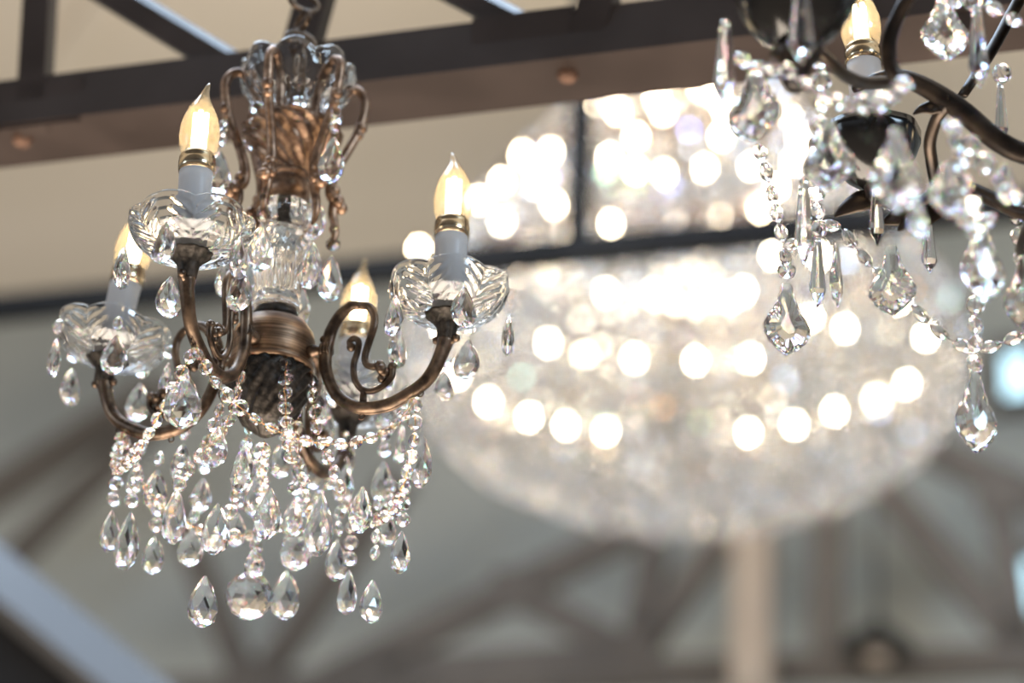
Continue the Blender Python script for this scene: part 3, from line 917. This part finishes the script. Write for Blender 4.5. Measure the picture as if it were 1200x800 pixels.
def chain2(pts, name='bead_chain', sp=None):
    oval = sp and sp > .02
    return K2.chain([L2(*p) for p in pts], name, sp, oval_me if oval else None, (.0150, .0150, .0185) if oval else None)


chain2([(888, 168, 2.22), (896, 195, 2.24), (903, 220, 2.25), (910, 250, 2.27), (918, 285, 2.29), (922, 312, 2.29)], sp=.0215)
chain2([(958, 262, 2.28), (985, 268, 2.27), (1003, 290, 2.26), (1022, 312, 2.25), (1045, 335, 2.24), (1072, 362, 2.24), (1100, 388, 2.235), (1126, 404, 2.23), (1150, 408, 2.23), (1178, 400, 2.22), (1215, 385, 2.2)], sp=.0215)
chain2([(920, 292, 2.29), (932, 285, 2.28), (950, 284, 2.27), (960, 266, 2.27), (958, 240, 2.26), (955, 222, 2.25)], sp=.0165)
chain2([(862, 62, 2.06), (880, 78, 2.05), (905, 82, 2.03), (925, 84, 2.0), (945, 98, 2.0), (975, 118, 2.0), (1010, 122, 1.96), (1040, 118, 1.95), (1065, 90, 1.98)], sp=.0165)
chain2([(958, 30, 2.1), (962, 70, 2.1), (962, 110, 2.1), (960, 150, 2.1), (955, 180, 2.12)], sp=.0165)
chain2([(1114, 140, 2.0), (1122, 175, 1.98), (1130, 210, 1.97), (1138, 240, 1.97), (1145, 275, 2.0)], sp=.0165)
chain2([(1112, 140, 1.99), (1140, 175, 1.98), (1165, 205, 1.98), (1195, 232, 1.99), (1230, 240, 2.0)], sp=.0165)
chain2([(1143, 320, 2.2), (1143, 360, 2.2), (1142, 395, 2.21), (1142, 432, 2.22)], sp=.0165)
chain2([(1120, 250, 1.98), (1135, 262, 1.98), (1150, 262, 1.98), (1168, 250, 1.98)], sp=.0165)
chain2([(1168, 75, 2.2), (1176, 90, 2.2), (1180, 96, 2.2)], sp=.0165)
chain2([(1100, 10, 2.15), (1130, 0, 2.12), (1165, 10, 2.12), (1200, 30, 2.12)], sp=.0165)
chain2([(1190, 240, 2.2), (1195, 275, 2.2), (1198, 310, 2.2)], sp=.0165)
K2.flush()

# ------------------------------------------------------------------ the big glowing chandelier behind
D3 = 6.5
C3 = P(800, 400, D3)
cb = thing('chandelier', 'huge bowl-shaped crystal chandelier glowing with many lit bulbs behind the tie beam', 'chandelier', C3)
RB, HB, RU = .64, .335, .47
for name, R_, z, r in (('rim_ring', RB - .02, .0, .010), ('upper_ring', RU, .31, .009), ('top_ring', .22, .66, .009), ('inner_ring', .40, -.15, .007)):
    link(name, MB().torus((0, 0, z), R_, r, 64, 8), bronze_light, cb)
link('centre_rod', MB().lathe([(.012, -.30), (.012, ZC - C3.z)], 12), bronze_dark, cb)
mb = MB()
for k in range(8):
    a = k * pi / 4
    for (r0, z0), (r1, z1) in (((.22, .66), (RU, .31)), ((RU, .31), (RB - .02, 0)), ((RB - .02, 0), (.01, -.02)), ((.4, -.15), (.01, -.12)), ((RU, .31), (.01, .31)), ((.22, .66), (.01, .66))):
        mb.tube([(r0 * cos(a), r0 * sin(a), z0), (r1 * cos(a), r1 * sin(a), z1)], .004, 6, sub=0)
link('frame_spokes', mb, bronze_light, cb)
# bulbs
bulbs = [(700, 126), (724, 130), (770, 116), (777, 131), (822, 104), (840, 112), (745, 160), (688, 170), (714, 184), (682, 207), (745, 199), (778, 203), (612, 181), (645, 178),
         (630, 217), (588, 213), (562, 234), (588, 260), (491, 292), (716, 262), (845, 160), (826, 197), (880, 195), (891, 245), (925, 140), (937, 162), (930, 190), (640, 313), (710, 343), (767, 346), (643, 402),
         (684, 420), (743, 420), (815, 423), (572, 471), (620, 489), (663, 498), (710, 506), (877, 507), (931, 498), (978, 482), (1026, 468), (872, 341), (856, 350), (990, 385), (880, 420), (950, 372),
         (1063, 450), (1052, 352), (505, 330), (520, 385), (535, 440), (1085, 395), (650, 240), (850, 130), (910, 220), (905, 300), (960, 300)]
bulb_me = MB().lathe([(.0025, -.010), (.0045, -.005), (.0052, .0), (.0045, .005), (.0025, .010), (.0008, .013)], 12).mesh('far_bulb')
for (x, y) in bulbs:
    r = ray(x, y)
    # meet the inner basket (lower) or the inner tent (upper) on the side towards the camera
    best = None
    for i in range(400):
        p = CAM + r * (5.6 + i * .005) - C3
        rho = sqrt(p.x ** 2 + p.y ** 2)
        if p.z < 0: ins = (rho / (RB * 1.07)) ** 2 + (p.z / (HB * 1.08)) ** 2 < 1
        elif p.z < .31: ins = rho < (RB + (RU - RB) * p.z / .31) * 1.05
        else: ins = rho < 1.02 * (RU + (.22 - RU) * (p.z - .31) / .35) and p.z < .8
        if ins: best = p; break
    if best is None: best = CAM + r * 6.4 - C3
    link('bulb', bulb_me, far_bulb, cb, TR(best))
# crystals: strings over the tent, drops and beads over the bowl, a fringe under the rim
far_drop = rings([(.06, 0), (.25, -.25), (.48, -.65), (.40, -.85), (.1, -1)], 6, .6).mesh('far_drop')
far_bead = rings([(.1, .5), (.42, .25), (.5, 0), (.42, -.25), (.1, -.5)], 6, .7).mesh('far_bead')
q3 = []
for i in range(17):                                   # bowl rows
    ph = (i + .3) / 17 * pi / 2
    R_, z = RB * cos(ph), -HB * sin(ph)
    n = max(3, int(2 * pi * R_ / .046))
    for k in range(n):
        a = 2 * pi * (k + .5 * (i % 2)) / n + random.uniform(-.02, .02)
        p = V((R_ * cos(a), R_ * sin(a), z + random.uniform(-.01, .01)))
        q3.append((far_drop, p, .062, .031)); q3.append((far_bead, p + V((0, 0, .012)), .018, .018))
for i in range(10):                                   # rim band and inner strings
    z = .015 + i * .031; R_ = RB + (RU - RB) * i / 10
    n = int(2 * pi * R_ / .05)
    for k in range(n):
        a = 2 * pi * (k + .5 * (i % 2)) / n
        q3.append((far_bead if i % 3 else far_drop, V((R_ * cos(a), R_ * sin(a), z)), .024 if i % 3 else .05, .022))
for i in range(12):                                   # tent
    t = i / 12; z = .31 + .36 * t; R_ = RU + (.22 - RU) * t
    n = max(10, int(2 * pi * R_ / .05))
    for k in range(n):
        a = 2 * pi * (k + .5 * (i % 2)) / n
        q3.append((far_drop if i % 4 == 0 else far_bead, V((R_ * cos(a), R_ * sin(a), z)), .055 if i % 4 == 0 else .024, .024))
for i in range(380):                                  # strings inside
    a = random.uniform(0, 2 * pi); R_ = RB * .85 * sqrt(random.random()); z = random.uniform(-.18, .28)
    q3.append((far_drop, V((R_ * cos(a), R_ * sin(a), z)), .06, .028))
# added mirror octagons, tinted and tilted to imitate crystal glints over bowl and tent
_b = MB(); rings([(.30, .16), (.5, .03), (.5, -.03), (.30, -.16)], 8, 1.0, False, T=M.Rotation(pi / 2, 4, 'X'), mb=_b)
octa_me = _b.mesh('octagon_crystal'); octas = []
rng = random.Random(5)
for i in range(360):
    if i % 8:
        ph = rng.uniform(.02, 1.5); a = rng.uniform(pi, 2 * pi); R_, z = RB * 1.02 * cos(ph), -HB * 1.02 * sin(ph)
        if rng.random() < .35: z = rng.uniform(0, .3); R_ = (RB + (RU - RB) * z / .31) * 1.01
    else:
        a = rng.uniform(pi, 2 * pi); z = rng.uniform(.31, .66); R_ = (RU + (.22 - RU) * (z - .31) / .35) * 1.02
    p = V((R_ * cos(a), R_ * sin(a), z)); d = rng.uniform(.010, .025)
    octas.append((p, TR(p) @ RZ(rng.uniform(-.45, .5)) @ M.Rotation(rng.choice((0, .02, .0, .58, .23, .23, .25)) + rng.uniform(-.14, .14), 4, 'X') @ SC(d)))
octas.sort(key=lambda e: (e[0] + C3 - CAM).length)
for p, T in octas[:100]: link('octagon_crystal', octa_me, glint_mat, cb, T)
mb = MB()
for p, T in octas[100:]: mb.add([v.co.copy() for v in octa_me.vertices], [tuple(f.vertices) for f in octa_me.polygons], False, T)
o = link('octagon_strings', mb, glint_mat, cb); o['kind'] = 'stuff'
q3.sort(key=lambda e: (e[1] + C3 - CAM).length)
mb = MB(); kept = 0
for me, p, h, wd in q3:
    T = TR(p) @ RZ(random.uniform(0, pi)) @ SC(wd, wd, h)
    if me is far_drop and kept < 100:
        link('crystal_drop', far_drop, glass_far, cb, T); kept += 1
    else:
        mb.add([v.co.copy() for v in me.vertices], [tuple(f.vertices) for f in me.polygons], False, T)
o = link('crystal_strings', mb, glass_far, cb); o['kind'] = 'stuff'
for (dx, dy, dz, pw) in ((0, 0, .10, 9), (0, 0, .50, 10)):
    l = bpy.data.lights.new('chandelier_glow', 'POINT'); l.energy = pw; l.color = (1, .82, .58); l.shadow_soft_size = .06
    o = bpy.data.objects.new('chandelier_glow', l); COL.objects.link(o); o.parent = cb; o.location = (dx, dy, dz)
